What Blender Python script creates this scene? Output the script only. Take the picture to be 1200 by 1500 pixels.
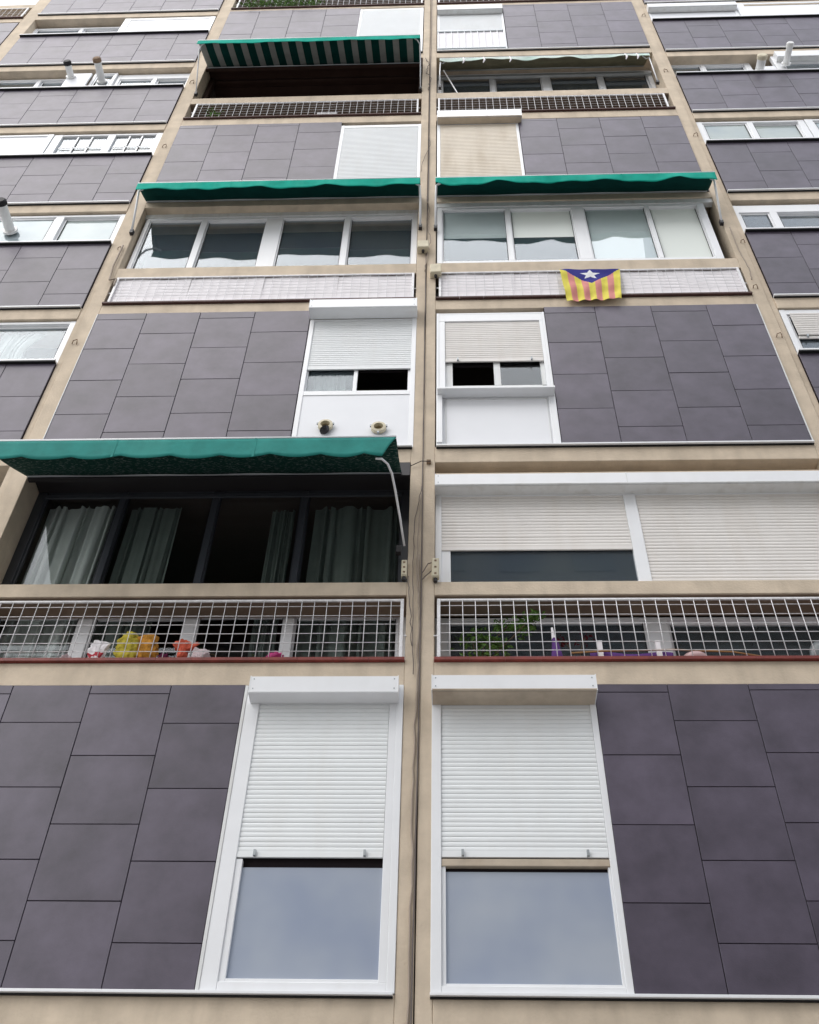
import bpy, math, random
from mathutils import Vector, noise
random.seed(7)
R = math.radians
sc = bpy.context.scene
for o in list(bpy.data.objects): bpy.data.objects.remove(o)
C = bpy.data.collections.new('scene_items'); sc.collection.children.link(C)

# ------------------------------------------------------------ camera, sky, sun, exposure
cam = bpy.data.cameras.new('camera'); co = bpy.data.objects.new('camera', cam); C.objects.link(co)
sc.camera = co
p, y, r = 0.8059, 0.0526, 0.0298
fwd = Vector((-math.sin(y)*math.cos(p), math.cos(y)*math.cos(p), math.sin(p)))
rt = Vector((math.cos(y), math.sin(y), 0)); up = rt.cross(fwd)
r2 = rt*math.cos(r)+up*math.sin(r); u2 = -rt*math.sin(r)+up*math.cos(r)
from mathutils import Matrix
M = Matrix((r2, u2, -fwd)).transposed().to_4x4(); M.translation = Vector((0.0577, -6.9406, -2.647))
co.matrix_world = M
cam.sensor_fit = 'VERTICAL'; cam.sensor_height = 24; cam.lens = 1.4929/1.5*24
cam.clip_start = 0.05; cam.clip_end = 2000

w = bpy.data.worlds.new('World'); sc.world = w; w.use_nodes = True
wn = w.node_tree.nodes; wl = w.node_tree.links
bg = wn['Background']; sky = wn.new('ShaderNodeTexSky'); sky.sky_type = 'NISHITA'; sky.sun_disc = False
sky.sun_elevation = R(52); sky.sun_rotation = R(212); sky.dust_density = 1.5; sky.air_density = 1.0; sky.ozone_density = 1.0
hs = wn.new('ShaderNodeHueSaturation'); hs.inputs['Saturation'].default_value = 0.48
# thin overcast: the veil of cloud evens out the bright patch round the sun
def vmath(op, src, val):
    m_ = wn.new('ShaderNodeVectorMath'); m_.operation = op; wl.new(src, m_.inputs[0]); m_.inputs[1].default_value = (val,)*3; return m_.outputs[0]
gm = wn.new('ShaderNodeGamma'); gm.inputs[1].default_value = 0.42
wl.new(vmath('MULTIPLY', sky.outputs[0], 1/10), gm.inputs[0])
wl.new(vmath('MULTIPLY', gm.outputs[0], 10), hs.inputs['Color']); wl.new(hs.outputs[0], bg.inputs[0])
bg.inputs[1].default_value = 0.15
sl = bpy.data.lights.new('sun', 'SUN'); so = bpy.data.objects.new('sun', sl); C.objects.link(so)
sl.energy = 1.0; sl.angle = R(60); sl.color = (1, .97, .93)
# sun stands behind the camera, a little to the left, high
sd = Vector((math.sin(R(212))*math.cos(R(52)), math.cos(R(212))*math.cos(R(52)), math.sin(R(52))))
so.rotation_euler = sd.to_track_quat('Z', 'Y').to_euler()
sc.view_settings.view_transform = 'Standard'; sc.view_settings.look = 'None'
sc.view_settings.exposure = 0.68; sc.view_settings.gamma = 1; sc.view_settings.use_curve_mapping = False

# ------------------------------------------------------------ materials
def mat(name, col, rough=.6, spec=.5, metal=0, nz=None, amt=.12, bump=0, bscale=60, rnd=0, streak=None, streak_col=None, streak_amt=.4, coords='Object'):
    m = bpy.data.materials.new(name); m.use_nodes = True
    n = m.node_tree.nodes; l = m.node_tree.links; b = n['Principled BSDF']
    b.inputs['Roughness'].default_value = rough; b.inputs['Metallic'].default_value = metal
    b.inputs['Specular IOR Level'].default_value = spec
    c4 = (*col, 1); b.inputs['Base Color'].default_value = c4
    geo = n.new('ShaderNodeNewGeometry'); pos = geo.outputs['Position']
    cur = None
    if nz:
        t = n.new('ShaderNodeTexNoise'); t.inputs['Scale'].default_value = nz; t.inputs['Detail'].default_value = 6; t.inputs['Roughness'].default_value = .6
        if rnd:
            oi = n.new('ShaderNodeObjectInfo'); mu = n.new('ShaderNodeMath'); mu.operation = 'MULTIPLY'; mu.inputs[1].default_value = 40
            l.new(oi.outputs['Random'], mu.inputs[0])
            t.noise_dimensions = '4D'; l.new(mu.outputs[0], t.inputs['W'])
        l.new(pos, t.inputs['Vector'])
        mr = n.new('ShaderNodeMapRange'); mr.inputs[1].default_value = .3; mr.inputs[2].default_value = .7
        mr.inputs[3].default_value = 1-amt; mr.inputs[4].default_value = 1+amt
        l.new(t.outputs[0], mr.inputs[0])
        fac = mr.outputs[0]
        if rnd:
            mr2 = n.new('ShaderNodeMapRange'); mr2.inputs[3].default_value = 1-rnd; mr2.inputs[4].default_value = 1+rnd
            l.new(oi.outputs['Random'], mr2.inputs[0])
            mm = n.new('ShaderNodeMath'); mm.operation = 'MULTIPLY'; l.new(fac, mm.inputs[0]); l.new(mr2.outputs[0], mm.inputs[1]); fac = mm.outputs[0]
        vm = n.new('ShaderNodeVectorMath'); vm.operation = 'SCALE'; vm.inputs[0].default_value = col; l.new(fac, vm.inputs['Scale'])
        cur = vm.outputs[0]
    if streak:
        mp = n.new('ShaderNodeMapping'); mp.inputs['Scale'].default_value = streak; l.new(pos, mp.inputs[0])
        t2 = n.new('ShaderNodeTexNoise'); t2.inputs['Scale'].default_value = 1; t2.inputs['Detail'].default_value = 5; l.new(mp.outputs[0], t2.inputs['Vector'])
        m2 = n.new('ShaderNodeMapRange'); m2.inputs[1].default_value = .48; m2.inputs[2].default_value = .75; m2.inputs[3].default_value = 0; m2.inputs[4].default_value = streak_amt
        l.new(t2.outputs[0], m2.inputs[0])
        mx = n.new('ShaderNodeMix'); mx.data_type = 'RGBA'; l.new(m2.outputs[0], mx.inputs[0])
        if cur: l.new(cur, mx.inputs[6])
        else: mx.inputs[6].default_value = c4
        mx.inputs[7].default_value = (*streak_col, 1); cur = mx.outputs[2]
    if cur: l.new(cur, b.inputs['Base Color'])
    if bump:
        t3 = n.new('ShaderNodeTexNoise'); t3.inputs['Scale'].default_value = bscale; t3.inputs['Detail'].default_value = 4; l.new(pos, t3.inputs['Vector'])
        bp = n.new('ShaderNodeBump'); bp.inputs['Strength'].default_value = bump; bp.inputs['Distance'].default_value = .01
        l.new(t3.outputs[0], bp.inputs['Height']); l.new(bp.outputs[0], b.inputs['Normal'])
    return m

CONC = mat('beige_plaster', (.59, .495, .385), .85, .2, nz=3.0, amt=.14, bump=.35, bscale=45, streak=(5, 5, .9), streak_col=(.34, .285, .22), streak_amt=.42)
SOFF_SHADE = mat('soffit_shade', (.22, .165, .12), .9, .2, nz=3, amt=.15)  # dark brown puts the shade under the handrail beams into the colour
TILE = mat('slate_porcelain', (.079, .066, .093), .45, .48, nz=2.8, amt=.32, bump=.06, bscale=90, rnd=.12)
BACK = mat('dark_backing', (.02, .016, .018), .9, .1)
WHITE = mat('white_lacquer', (.80, .81, .83), .35, .5, nz=3, amt=.03, streak=(7, 7, 1.2), streak_col=(.70, .69, .67), streak_amt=.2)
WHITE2 = mat('white_aluminium_old', (.70, .71, .71), .45, .4, nz=4, amt=.06, streak=(9, 9, 1.5), streak_col=(.46, .43, .38), streak_amt=.4)
SLAT = mat('shutter_white', (.80, .82, .83), .5, .35, nz=2, amt=.03, streak=(6, 6, 1.0), streak_col=(.72, .70, .67), streak_amt=.2)
SLATW = mat('shutter_warm_white', (.76, .73, .70), .5, .35, nz=2, amt=.04, streak=(6, 6, .8), streak_col=(.66, .60, .53), streak_amt=.3)
SLATB = mat('shutter_beige', (.80, .72, .61), .55, .3, nz=2, amt=.06, streak=(4, 4, .7), streak_col=(.60, .50, .38), streak_amt=.6)
STAINED = mat('stained_box', (.50, .42, .33), .6, .3, nz=5, amt=.14, streak=(2.5, 2.5, 2), streak_col=(.26, .19, .13), streak_amt=.7)
RUBBER_AND_SHADE = mat('black_gasket_and_shade', (.012, .012, .014), .6, .3)  # real gaskets and caps, also the painted shadow strips under drips and sills
REDSILL = mat('terracotta_sill', (.19, .035, .028), .5, .4, nz=8, amt=.3)
BRNSILL = mat('brown_sill', (.07, .032, .028), .6, .3, nz=8, amt=.3)
ALU = mat('dull_aluminium', (.38, .41, .43), .4, .5, metal=.3, nz=6, amt=.1)
SHADED_FRAME = mat('shaded_window_frame', (.055, .06, .072), .4, .4, nz=5, amt=.08)  # white frame coloured dark to carry the shade of the awning
WIRE = mat('white_wire', (.74, .73, .74), .4, .4, nz=20, amt=.15)
SHEET = mat('white_sheet', (.88, .85, .87), .8, .2, nz=5, amt=.05)
GREEN = mat('green_acrylic', (.008, .33, .25), .85, .12, nz=5, amt=.16, bump=.45, bscale=9, streak=(6, 6, 1), streak_col=(.05, .40, .31), streak_amt=.45)
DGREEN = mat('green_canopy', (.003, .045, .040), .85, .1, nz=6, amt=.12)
PALE = mat('pale_stripe', (.27, .29, .28), .8, .1, nz=6, amt=.10)
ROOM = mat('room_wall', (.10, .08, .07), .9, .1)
BROWN = mat('brown_room', (.045, .026, .021), .9, .1, nz=3, amt=.2)
CABLE = mat('grey_cable', (.15, .125, .115), .7, .3)
CABLEL = mat('painted_cable', (.34, .28, .23), .7, .3)
JBOX = mat('beige_box', (.62, .56, .42), .6, .3, nz=9, amt=.12)
DARKM = mat('dark_metal_and_shade', (.02, .018, .02), .5, .4)
RUSTY = mat('rusty_bracket', (.22, .15, .10), .8, .2, nz=30, amt=.4)
FLUE = mat('white_pipe', (.72, .72, .71), .45, .4, nz=6, amt=.06)
PANEL = mat('white_panel', (.80, .81, .84), .5, .3, nz=2, amt=.02)
ASPH = mat('asphalt', (.30, .29, .28), .9, .2, nz=.7, amt=.15, bump=.3)
LEAF = mat('leaf', (.10, .20, .035), .6, .3, nz=14, amt=.5, rnd=.2)
BRANCH = mat('stem', (.10, .07, .04), .8, .2)

def glassmat(name, ior, base=None, bf=0.0, rough=0.0):
    m = bpy.data.materials.new(name); m.use_nodes = True
    n = m.node_tree.nodes; l = m.node_tree.links; n.clear()
    out = n.new('ShaderNodeOutputMaterial'); ge2 = n.new('ShaderNodeNewGeometry'); dt = n.new('ShaderNodeVectorMath'); dt.operation = 'DOT_PRODUCT'; l.new(ge2.outputs['Incoming'], dt.inputs[0]); l.new(ge2.outputs['Normal'], dt.inputs[1])
    ab = n.new('ShaderNodeMath'); ab.operation = 'ABSOLUTE'; l.new(dt.outputs['Value'], ab.inputs[0])
    om = n.new('ShaderNodeMath'); om.operation = 'SUBTRACT'; om.inputs[0].default_value = 1; l.new(ab.outputs[0], om.inputs[1])
    pw = n.new('ShaderNodeMath'); pw.operation = 'POWER'; pw.inputs[1].default_value = 4; l.new(om.outputs[0], pw.inputs[0])
    f0 = ((ior-1)/(ior+1))**2; fr = n.new('ShaderNodeMath'); fr.operation = 'MULTIPLY_ADD'; fr.inputs[1].default_value = 1-f0; fr.inputs[2].default_value = f0; l.new(pw.outputs[0], fr.inputs[0])
    tr = n.new('ShaderNodeBsdfTransparent'); tr.inputs[0].default_value = (.95, .965, .97, 1)
    gl = n.new('ShaderNodeBsdfGlossy'); gl.inputs['Roughness'].default_value = rough; gl.inputs[0].default_value = (.9, .95, 1, 1)
    nt = n.new('ShaderNodeTexNoise'); nt.inputs['Scale'].default_value = 2.2; gg = n.new('ShaderNodeNewGeometry'); l.new(gg.outputs['Position'], nt.inputs['Vector'])
    bp = n.new('ShaderNodeBump'); bp.inputs['Strength'].default_value = .03; bp.inputs['Distance'].default_value = .02; l.new(nt.outputs[0], bp.inputs['Height']); l.new(bp.outputs[0], gl.inputs['Normal'])
    src = tr.outputs[0]
    if base:
        df = n.new('ShaderNodeBsdfDiffuse'); df.inputs[0].default_value = (*base, 1)
        nn_ = n.new('ShaderNodeTexNoise'); nn_.inputs['Scale'].default_value = 1.1; nn_.inputs['Detail'].default_value = 3; l.new(gg.outputs['Position'], nn_.inputs['Vector'])
        cr_ = n.new('ShaderNodeValToRGB'); cr_.color_ramp.elements[0].position = .3; cr_.color_ramp.elements[1].position = .7
        cr_.color_ramp.elements[0].color = (base[0]*.86, base[1]*.88, base[2]*.93, 1); cr_.color_ramp.elements[1].color = (min(1, base[0]*1.28), min(1, base[1]*1.22), min(1, base[2]*1.1), 1)  # paler and darker drift in the pane colour imitates reflected clouds
        l.new(nn_.outputs[0], cr_.inputs[0]); l.new(cr_.outputs[0], df.inputs[0])
        mx = n.new('ShaderNodeMixShader'); mx.inputs[0].default_value = bf; l.new(tr.outputs[0], mx.inputs[1]); l.new(df.outputs[0], mx.inputs[2]); src = mx.outputs[0]
    mix = n.new('ShaderNodeMixShader'); l.new(fr.outputs[0], mix.inputs[0]); l.new(src, mix.inputs[1]); l.new(gl.outputs[0], mix.inputs[2])
    l.new(mix.outputs[0], out.inputs[0]); return m
GLASS = glassmat('clear_glass', 1.42, (.28, .36, .43), .10)
GLASSD = glassmat('plain_thin_glass', 1.28)
FROST = glassmat('frosted_glass', 1.5, (.34, .385, .475), .97, .22)
MILK = glassmat('curtained_glass', 1.4, (.40, .46, .46), .85, .03)

# ------------------------------------------------------------ mesh helpers
class MB:
    def __init__(s): s.v = []; s.f = []; s.mi = []
    def add(s, vs, fs, mi=0):
        k = len(s.v); s.v += [tuple(a) for a in vs]; s.f += [tuple(i+k for i in f) for f in fs]; s.mi += [mi]*len(fs)
    def box(s, x0, x1, y0, y1, z0, z1, mi=0, t=0.0):
        vs = [(x0, y0, z0), (x1, y0, z0), (x1, y1, z0), (x0, y1, z0), (x0, y0, z1), (x1, y0, z1), (x1, y1, z1), (x0, y1, z1)]
        s.add(vs, [(0, 3, 2, 1), (4, 5, 6, 7), (0, 1, 5, 4), (1, 2, 6, 5), (2, 3, 7, 6), (3, 0, 4, 7)], mi); return s
    def prism(s, prof, x0, x1, mi=0):   # profile in (y,z), extruded along x
        n = len(prof); vs = [(x0, a, b) for a, b in prof]+[(x1, a, b) for a, b in prof]
        s.add(vs, [tuple(range(n))[::-1], tuple(range(n, 2*n))]+[(i, (i+1) % n, n+(i+1) % n, n+i) for i in range(n)], mi); return s
    def tube(s, pts, rad, n=8, mi=0):
        pts = [Vector(q) for q in pts]; rings = []
        for i, q in enumerate(pts):
            d = (pts[min(i+1, len(pts)-1)]-pts[max(i-1, 0)]).normalized()
            a = d.orthogonal().normalized() if i == 0 else (pa - d*pa.dot(d)).normalized()
            pa = a; b = d.cross(a); rr = rad[i] if isinstance(rad, (list, tuple)) else rad
            rings.append([q+(a*math.cos(2*math.pi*k/n)+b*math.sin(2*math.pi*k/n))*rr for k in range(n)])
        vs = [v for g in rings for v in g]; fs = []
        for i in range(len(rings)-1):
            for k in range(n): fs.append((i*n+k, i*n+(k+1) % n, (i+1)*n+(k+1) % n, (i+1)*n+k))
        fs += [tuple(range(n))[::-1], tuple((len(rings)-1)*n+k for k in range(n))]
        s.add(vs, fs, mi); return s
    def grid(s, fn, nu, nv, mi=0):
        vs = [fn(i/nu, j/nv) for j in range(nv+1) for i in range(nu+1)]
        fs = [(j*(nu+1)+i, j*(nu+1)+i+1, (j+1)*(nu+1)+i+1, (j+1)*(nu+1)+i) for j in range(nv) for i in range(nu)]
        k = len(s.mi); s.add(vs, fs, 0)
        for j in range(nv):
            for i in range(nu): s.mi[k+j*nu+i] = mi((i+.5)/nu, (j+.5)/nv) if callable(mi) else mi
        return s
    def mesh(s, name, mats, smooth=False):
        me = bpy.data.meshes.new(name); me.from_pydata(s.v, [], s.f)
        for m in (mats if isinstance(mats, (list, tuple)) else [mats]): me.materials.append(m)
        for i, pl in enumerate(me.polygons):
            pl.material_index = s.mi[i]; pl.use_smooth = smooth
        me.update(); return me
    def build(s, name, mats, parent=None, smooth=False, bevel=0):
        return link(name, s.mesh(name, mats, smooth), parent, bevel)
def link(name, me, parent=None, bevel=0):
    o = bpy.data.objects.new(name, me); C.objects.link(o)
    if parent: o.parent = parent
    if bevel:
        b = o.modifiers.new('bevel', 'BEVEL'); b.width = bevel; b.segments = 2; b.limit_method = 'ANGLE'
    return o
def thing(name, label, cat, group=None, me=None):
    o = bpy.data.objects.new(name, me); C.objects.link(o); return tag(o, label, cat, group)
def tag(o, label, cat, group=None):
    o['label'] = label; o['category'] = cat
    if group: o['group'] = group
    return o
def bx(*a): return MB().box(*a)
def solid(o, t):
    m = o.modifiers.new('thick', 'SOLIDIFY'); m.thickness = t; m.offset = 0; return o

# ------------------------------------------------------------ ground
op = MB().box(-9, 24, -30, -19, -4.25, 23.5)
ob = op.build('opposite_building', mat('render_grey', (.27, .25, .23), .9, .2, nz=.6, amt=.2)); ob['kind'] = 'structure'
wm = bx(-.7, .7, -19.0, -18.9, 0, 1.4).mesh('window', mat('dark_window', (.13, .14, .15), .3, .5))
for i in range(-3, 9):
    for k in range(9):
        q = link('window', wm, ob); q.location = (i*2.6, 0, -1.6+k*2.9)
g = bx(-60, 60, -80, 40, -4.6, -4.25).build('street_ground', ASPH); g['kind'] = 'structure'

# ------------------------------------------------------------ the building
B = thing('apartment_building', 'tall apartment block with dark tiled panels between beige concrete pilasters and floor bands', 'building')
XLLa, XLLb = -8.585, -8.31
XLa, XLb = -4.543, -4.294
XCa, XCb = -.311, -.059
XRa, XRb = 3.871, 4.117
XRRa, XRRb = 8.02, 8.27
ZT, ZB = 25.2, -4.25
# centre and outer bays: floor levels
LC = [0, 2.77, 5.58, 8.46, 11.2, 14.14, 16.92, 19.60, 22.4]
LS = [0, 2.79, 5.60, 8.39, 11.2, 13.98, 16.71, 19.45, 22.2]
def pil(xa, xb, y0=0.0): bx(xa, xb, y0, .45, ZB, ZT).build('pilaster', CONC, B, bevel=.008)
pil(XLLa, XLLb)
pil(XLa, XLa+.07, .012); pil(XLa+.07, XLb)
pil(XCa, -.187); pil(-.178, XCb); bx(-.187, -.178, .03, .4, ZB, ZT).build('pilaster_groove', BACK, B)
pil(XRa, XRb-.075); pil(XRb-.075, XRb, .014)
pil(XRRa, XRRb)
bays_c = [(XLb, XCa), (XCb, XRa)]
# rooms behind the windows
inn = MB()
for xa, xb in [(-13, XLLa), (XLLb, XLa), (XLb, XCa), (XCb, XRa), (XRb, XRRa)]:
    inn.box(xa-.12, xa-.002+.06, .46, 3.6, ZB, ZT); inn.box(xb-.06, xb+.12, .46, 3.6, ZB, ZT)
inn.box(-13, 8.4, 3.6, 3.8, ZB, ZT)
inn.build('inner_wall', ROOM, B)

def slab(xa, xb, zb, zt, deep=3.55, m=CONC):
    # floor band: plaster front, painted soffit carried inwards
    o = bx(xa, xb, 0, .44, zb, zt).build('floor_band', m, B, bevel=.006)
    bx(xa, xb, .442, deep, zb+.02, zt-.02).build('floor_slab', ROOM, B)
def drip(xa, xb, z, proud=.045, m=WHITE, h=.022, light=True):
    d = MB().box(xa, xb, -proud, .01, z-h, z); o = d.build('drip_edge', m, B, bevel=.003)
    MB().box(xa, xb, -proud+.022, .0-.001, z-h-.010, z-h-.001).build('drip_shadow_strip', RUBBER_AND_SHADE, o)  # black strip stands in for the shadow under the drip edge

tilecache = {}
def tiles(xs, z0, z1, offs, pitch=.62, y=-.014, th=.012, gap=.0032):
    # xs: column joints, offs: first joint above z0 for each column
    bk = bx(xs[0], xs[-1], .002, .14, z0, z1).build('tile_panel', BACK, B)
    for c in range(len(xs)-1):
        a, b_ = xs[c]+gap, xs[c+1]-gap
        js = [z0]; z = z0+offs[c]
        while z < z1-.04:
            if z > z0+.04: js.append(z)
            z += pitch
        js.append(z1)
        for i in range(len(js)-1):
            wd, hh = round(b_-a, 3), round(js[i+1]-js[i]-2*gap, 3)
            k = (wd, hh)
            if k not in tilecache:
                cb = .002; m_ = MB()
                X, Z, T = wd/2, hh/2, th
                m_.add([(-X, T, -Z), (X, T, -Z), (X, T, Z), (-X, T, Z), (-X, cb, -Z), (X, cb, -Z), (X, cb, Z), (-X, cb, Z),
                        (-X+cb, 0, -Z+cb), (X-cb, 0, -Z+cb), (X-cb, 0, Z-cb), (-X+cb, 0, Z-cb)],
                       [(8, 9, 10, 11), (4, 5, 9, 8), (5, 6, 10, 9), (6, 7, 11, 10), (7, 4, 8, 11), (0, 1, 5, 4), (1, 2, 6, 5), (2, 3, 7, 6), (3, 0, 4, 7)])
                tilecache[k] = m_.mesh('tile', TILE)
            o = link('tile', tilecache[k], bk)
            o.location = ((a+b_)/2, y+random.uniform(-.0012, .0012), (js[i]+js[i+1])/2)
            o.rotation_euler = (random.uniform(-.0015, .0015), 0, random.uniform(-.002, .002))
    return bk

# ---- centre bays
CLX = [XLb, -3.67, -2.99, -2.305, -1.605]
CRX = [1.275, 1.895, 2.58, 3.255, XRa]
tiles([XLb, -3.62, -2.95, -2.27, -1.642], 0.0, 2.50, [.615, .33, .615, .32], .598)
tiles([1.262, 1.868, 2.53, 3.20, XRa], 0.0, 2.50, [.625, .345, .645, .35], .597)
tiles(CLX, 5.58, 8.22, [.61, .29, .61, .29], .63)
tiles(CRX, 5.58, 8.22, [.61, .29, .61, .29], .63)
tiles(CLX, 11.2, 13.86, [.68, .99, .70, 1.04], .62)
tiles(CRX, 11.2, 13.82, [.69, .98, .65, .95], .62)
tiles(CLX, 16.92, 19.45, [.56, .88, .56, .90], .62)
tiles([1.27, 1.895, 2.565, 3.24, XRa], 16.92, 19.42, [.59, .25, .54, .19], .61)
for (xa, xb) in bays_c:
    slab(xa, xb, -.27, -.004); slab(xa, xb, 2.503, 2.742)
    slab(xa, xb, 5.335, 5.577); slab(xa, xb, 8.223, 8.432); slab(xa, xb, 11.035, 11.197)
    slab(xa, xb, 13.865, 14.112); slab(xa, xb, 16.66, 16.917); slab(xa, xb, 19.455, 19.58); slab(xa, xb, 22.1, 22.4)
    for zb, zt in ((3.505, 3.665), (9.095, 9.335), (14.785, 15.01), (20.3, 20.5)):
        hb = bx(xa, xb, 0, .30, zb, zt).build('handrail_beam', CONC, B, bevel=.006); bx(xa+.002, xb-.002, .018, .298, zb-.006, zb-.001).build('underside', SOFF_SHADE, hb)  # thin dark plate paints the shade onto the beam's underside
    for z, m in ((2.77, REDSILL), (8.46, BRNSILL), (14.14, BRNSILL), (19.61, BRNSILL)):
        s = MB()
        n = 13; L = (xb-xa)
        for i in range(n): s.box(xa-.0+i*L/n+.001, xa+(i+1)*L/n-.001, -.035, .31, z-.026, z+.004)
        s.build('sill', m, B)
    bx(xa, xb, .31, .36, 22.4, 25).build('upper_wall', CONC, B)
    bx(xa, xb, .05, .3, ZB, -.29).build('lower_wall', ROOM, B)
drip(-4.294, -.322, 0.0, m=WHITE); drip(-.078, XRa, 0.0)
drip(-4.294, -.300, 5.58); drip(-.045, XRa, 5.58)
drip(-4.294, -.32, 16.92); drip(-.05, XRa-.01, 16.92)
# thin light trims along the tile edges
bx(-4.296, -4.288, -.02, 0, 5.6, 8.2).build('edge_trim', WHITE2, B); bx(XRa-.006, XRa+.006, -.02, 0, 5.6, 8.2).build('edge_trim', WHITE2, B)

# ------------------------------------------------------------ windows
slatcache = {}
def slatmesh(L, pitch, m):
    k = (round(L, 3), pitch, m.name)
    if k not in slatcache:
        h = pitch
        pr = [(.012, 0), (.001, .001), (-.0015, .3*h), (-.002, .5*h), (-.001, .75*h), (.003, .93*h), (.004, .995*h), (.012, .995*h)]
        slatcache[k] = MB().prism([(a, b) for a, b in pr], -L/2, L/2).mesh('slat', m, False)
    return slatcache[k]
def shutter(win, x0, x1, z0, z1, y, m=SLAT, pitch=.04, single=True, stops=True, sag=0.0):
    bb = MB().box(x0, x1, y-.006, y+.012, z0, z0+.045)
    bo = bb.build('shutter_bottom_bar', m, win, bevel=.002)
    if stops:
        for sx in (x0+.13*(x1-x0), x1-.12*(x1-x0)):
            MB().box(sx-.012, sx+.006, y-.03, y-.006, z0+.004, z0+.05).build('shutter_stop', ALU, win)
    n = int(round((z1-z0-.045)/pitch)); pt = (z1-z0-.045)/n
    if single:
        me = slatmesh(x1-x0, pitch, m)
        for i in range(n):
            o = link('slat', me, win); o.location = ((x0+x1)/2, y+random.uniform(-.001, .001), z0+.045+i*pt); o.scale = (1, 1, pt/pitch)
    else:
        mb = MB()
        for i in range(n):
            zz = z0+.045+i*pt
            mb.prism([(.012, zz), (.004, zz+.002), (-.002, zz+.3*pt), (-.002, zz+.72*pt), (.005, zz+.98*pt), (.012, zz+.98*pt)], x0, x1)
        o = mb.build('shutter_curtain', m, win); o['kind'] = 'stuff'
def sbox(win, x0, x1, z0, z1, y0, y1, m=WHITE, under=None, rivets=True):
    mb = MB().prism([(y0, z0+.012), (y0, z1-.004), (y0+.004, z1), (y1, z1+.012), (y1, z0), (y0+.012, z0)], x0, x1)
    if under:
        mb.box(x0+.004, x1-.004, y0+.014, y1-.002, z0-.004, z0-.0005, 1)
    o = mb.build('shutter_box', [m, under or m], win)
    MB().prism([(y0+.004, z0-.006), (y0-.004, z0+.004), (y0-.004, z0+.012), (y0+.004, z0+.014)], x0, x1).build('box_lip', under or m, win)
    for ex in (x0, x1): MB().box(ex-.004, ex+.004, y0-.003, y1, z0-.003, z1+.003).build('end_cap', m, win)
    if rivets:
        for ex in (x0+.03, x1-.03):
            for zz in (z0+.04, z1-.03): MB().tube([(ex, y0-.004, zz), (ex, y0+.002, zz)], .006, 6).build('rivet', ALU, win)
    return o
def window(x0, x1, z0, z1, y, fl=.055, fr=.055, fb=.06, ft=.05, d=.07, mull=(), pane=GLASS, sash=.03, m=WHITE, panes=None, name='window', nosash=False):
    """frame mesh with panes as children; mull = [(xa, xb), ...]"""
    f = MB()
    f.box(x0, x0+fl, y, y+d, z0, z1).box(x1-fr, x1, y, y+d, z0, z1)
    f.box(x0+fl, x1-fr, y+.003, y+d, z0, z0+fb).box(x0+fl, x1-fr, y+.003, y+d, z1-ft, z1)
    xs = [x0+fl]
    for a, b in mull:
        f.box(a, b, y+.002, y+d-.004, z0+fb, z1-ft); xs += [a, b]
    xs.append(x1-fr)
    o = f.build(name, m, B, bevel=.004)
    for i in range(0, len(xs), 2):
        a, b = xs[i], xs[i+1]
        pm = panes[i//2] if panes else pane
        s = 0 if nosash else sash
        if s:
            yy = y+.02+(.022 if (i//2) % 2 else 0)
            sf = MB().box(a, a+s, yy, yy+.03, z0+fb, z1-ft).box(b-s, b, yy, yy+.03, z0+fb, z1-ft).box(a+s, b-s, yy+.002, yy+.03, z0+fb, z0+fb+s).box(a+s, b-s, yy+.002, yy+.03, z1-ft-s, z1-ft)
            sf.build('sash', m, o, bevel=.003)
            for ga in (a+s, b-s-.005): bx(ga, ga+.005, yy-.001, yy+.01, z0+fb+s, z1-ft-s).build('gasket', RUBBER_AND_SHADE, o)
        else: yy = y+.02
        if pm is not None:
            bx(a+s, b-s, yy+.014, yy+.019, z0+fb+s, z1-ft-s).build('pane', pm, o)
    return o
def wallbox(x0, x1, z0, z1, y, m=PANEL, name='white_panel', parent=B): return bx(x0, x1, y, y+.03, z0, z1).build(name, m, parent, bevel=.003)

# L0 right
W = window(-.076, 1.262, .0, 2.36, -.010, fl=.075, fr=.05, fb=.055, ft=.04, nosash=True, pane=None)
bx(-.0, 1.212, .0, .05, .90, .955).build('sash_rail', STAINED, W, bevel=.004)
MB().box(0.0, .030, .010, .05, .055, .9).box(1.195, 1.212, .010, .05, .055, .9).box(.03, 1.195, .010, .05, .055, .075).build('sash', WHITE, W, bevel=.003)
bx(.03, 1.195, .030, .036, .075, .868).build('pane', FROST, W)
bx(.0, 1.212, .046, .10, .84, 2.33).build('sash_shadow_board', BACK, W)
shutter(W, .0, 1.210, .968, 2.32, .006); sbox(W, -.073, 1.255, 2.30, 2.452, -.205, .0, WHITE, STAINED)
# L0 left
W = window(-1.615, -.312, 0, 2.50, -.010, fl=.115, fr=.055, fb=.07, ft=.19, nosash=True, pane=None)
MB().box(-1.50, -1.452, .004, .05, .07, .95).box(-.425, -.367, -.004, .05, .07, 2.31).box(-1.452, -.425, .006, .05, .07, .095).build('sash', WHITE, W, bevel=.003)
bx(-1.452, -.425, .030, .036, .095, .895).build('pane', FROST, W)
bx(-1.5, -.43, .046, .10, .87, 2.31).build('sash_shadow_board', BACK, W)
shutter(W, -1.505, -.428, .96, 2.31, .004); sbox(W, -1.572, -.352, 2.312, 2.477, -.16, -.012, WHITE)
MB().box(-1.64, -1.616, -.015, .03, 0, 2.49).build('edge_trim', WHITE2, B)
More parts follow.
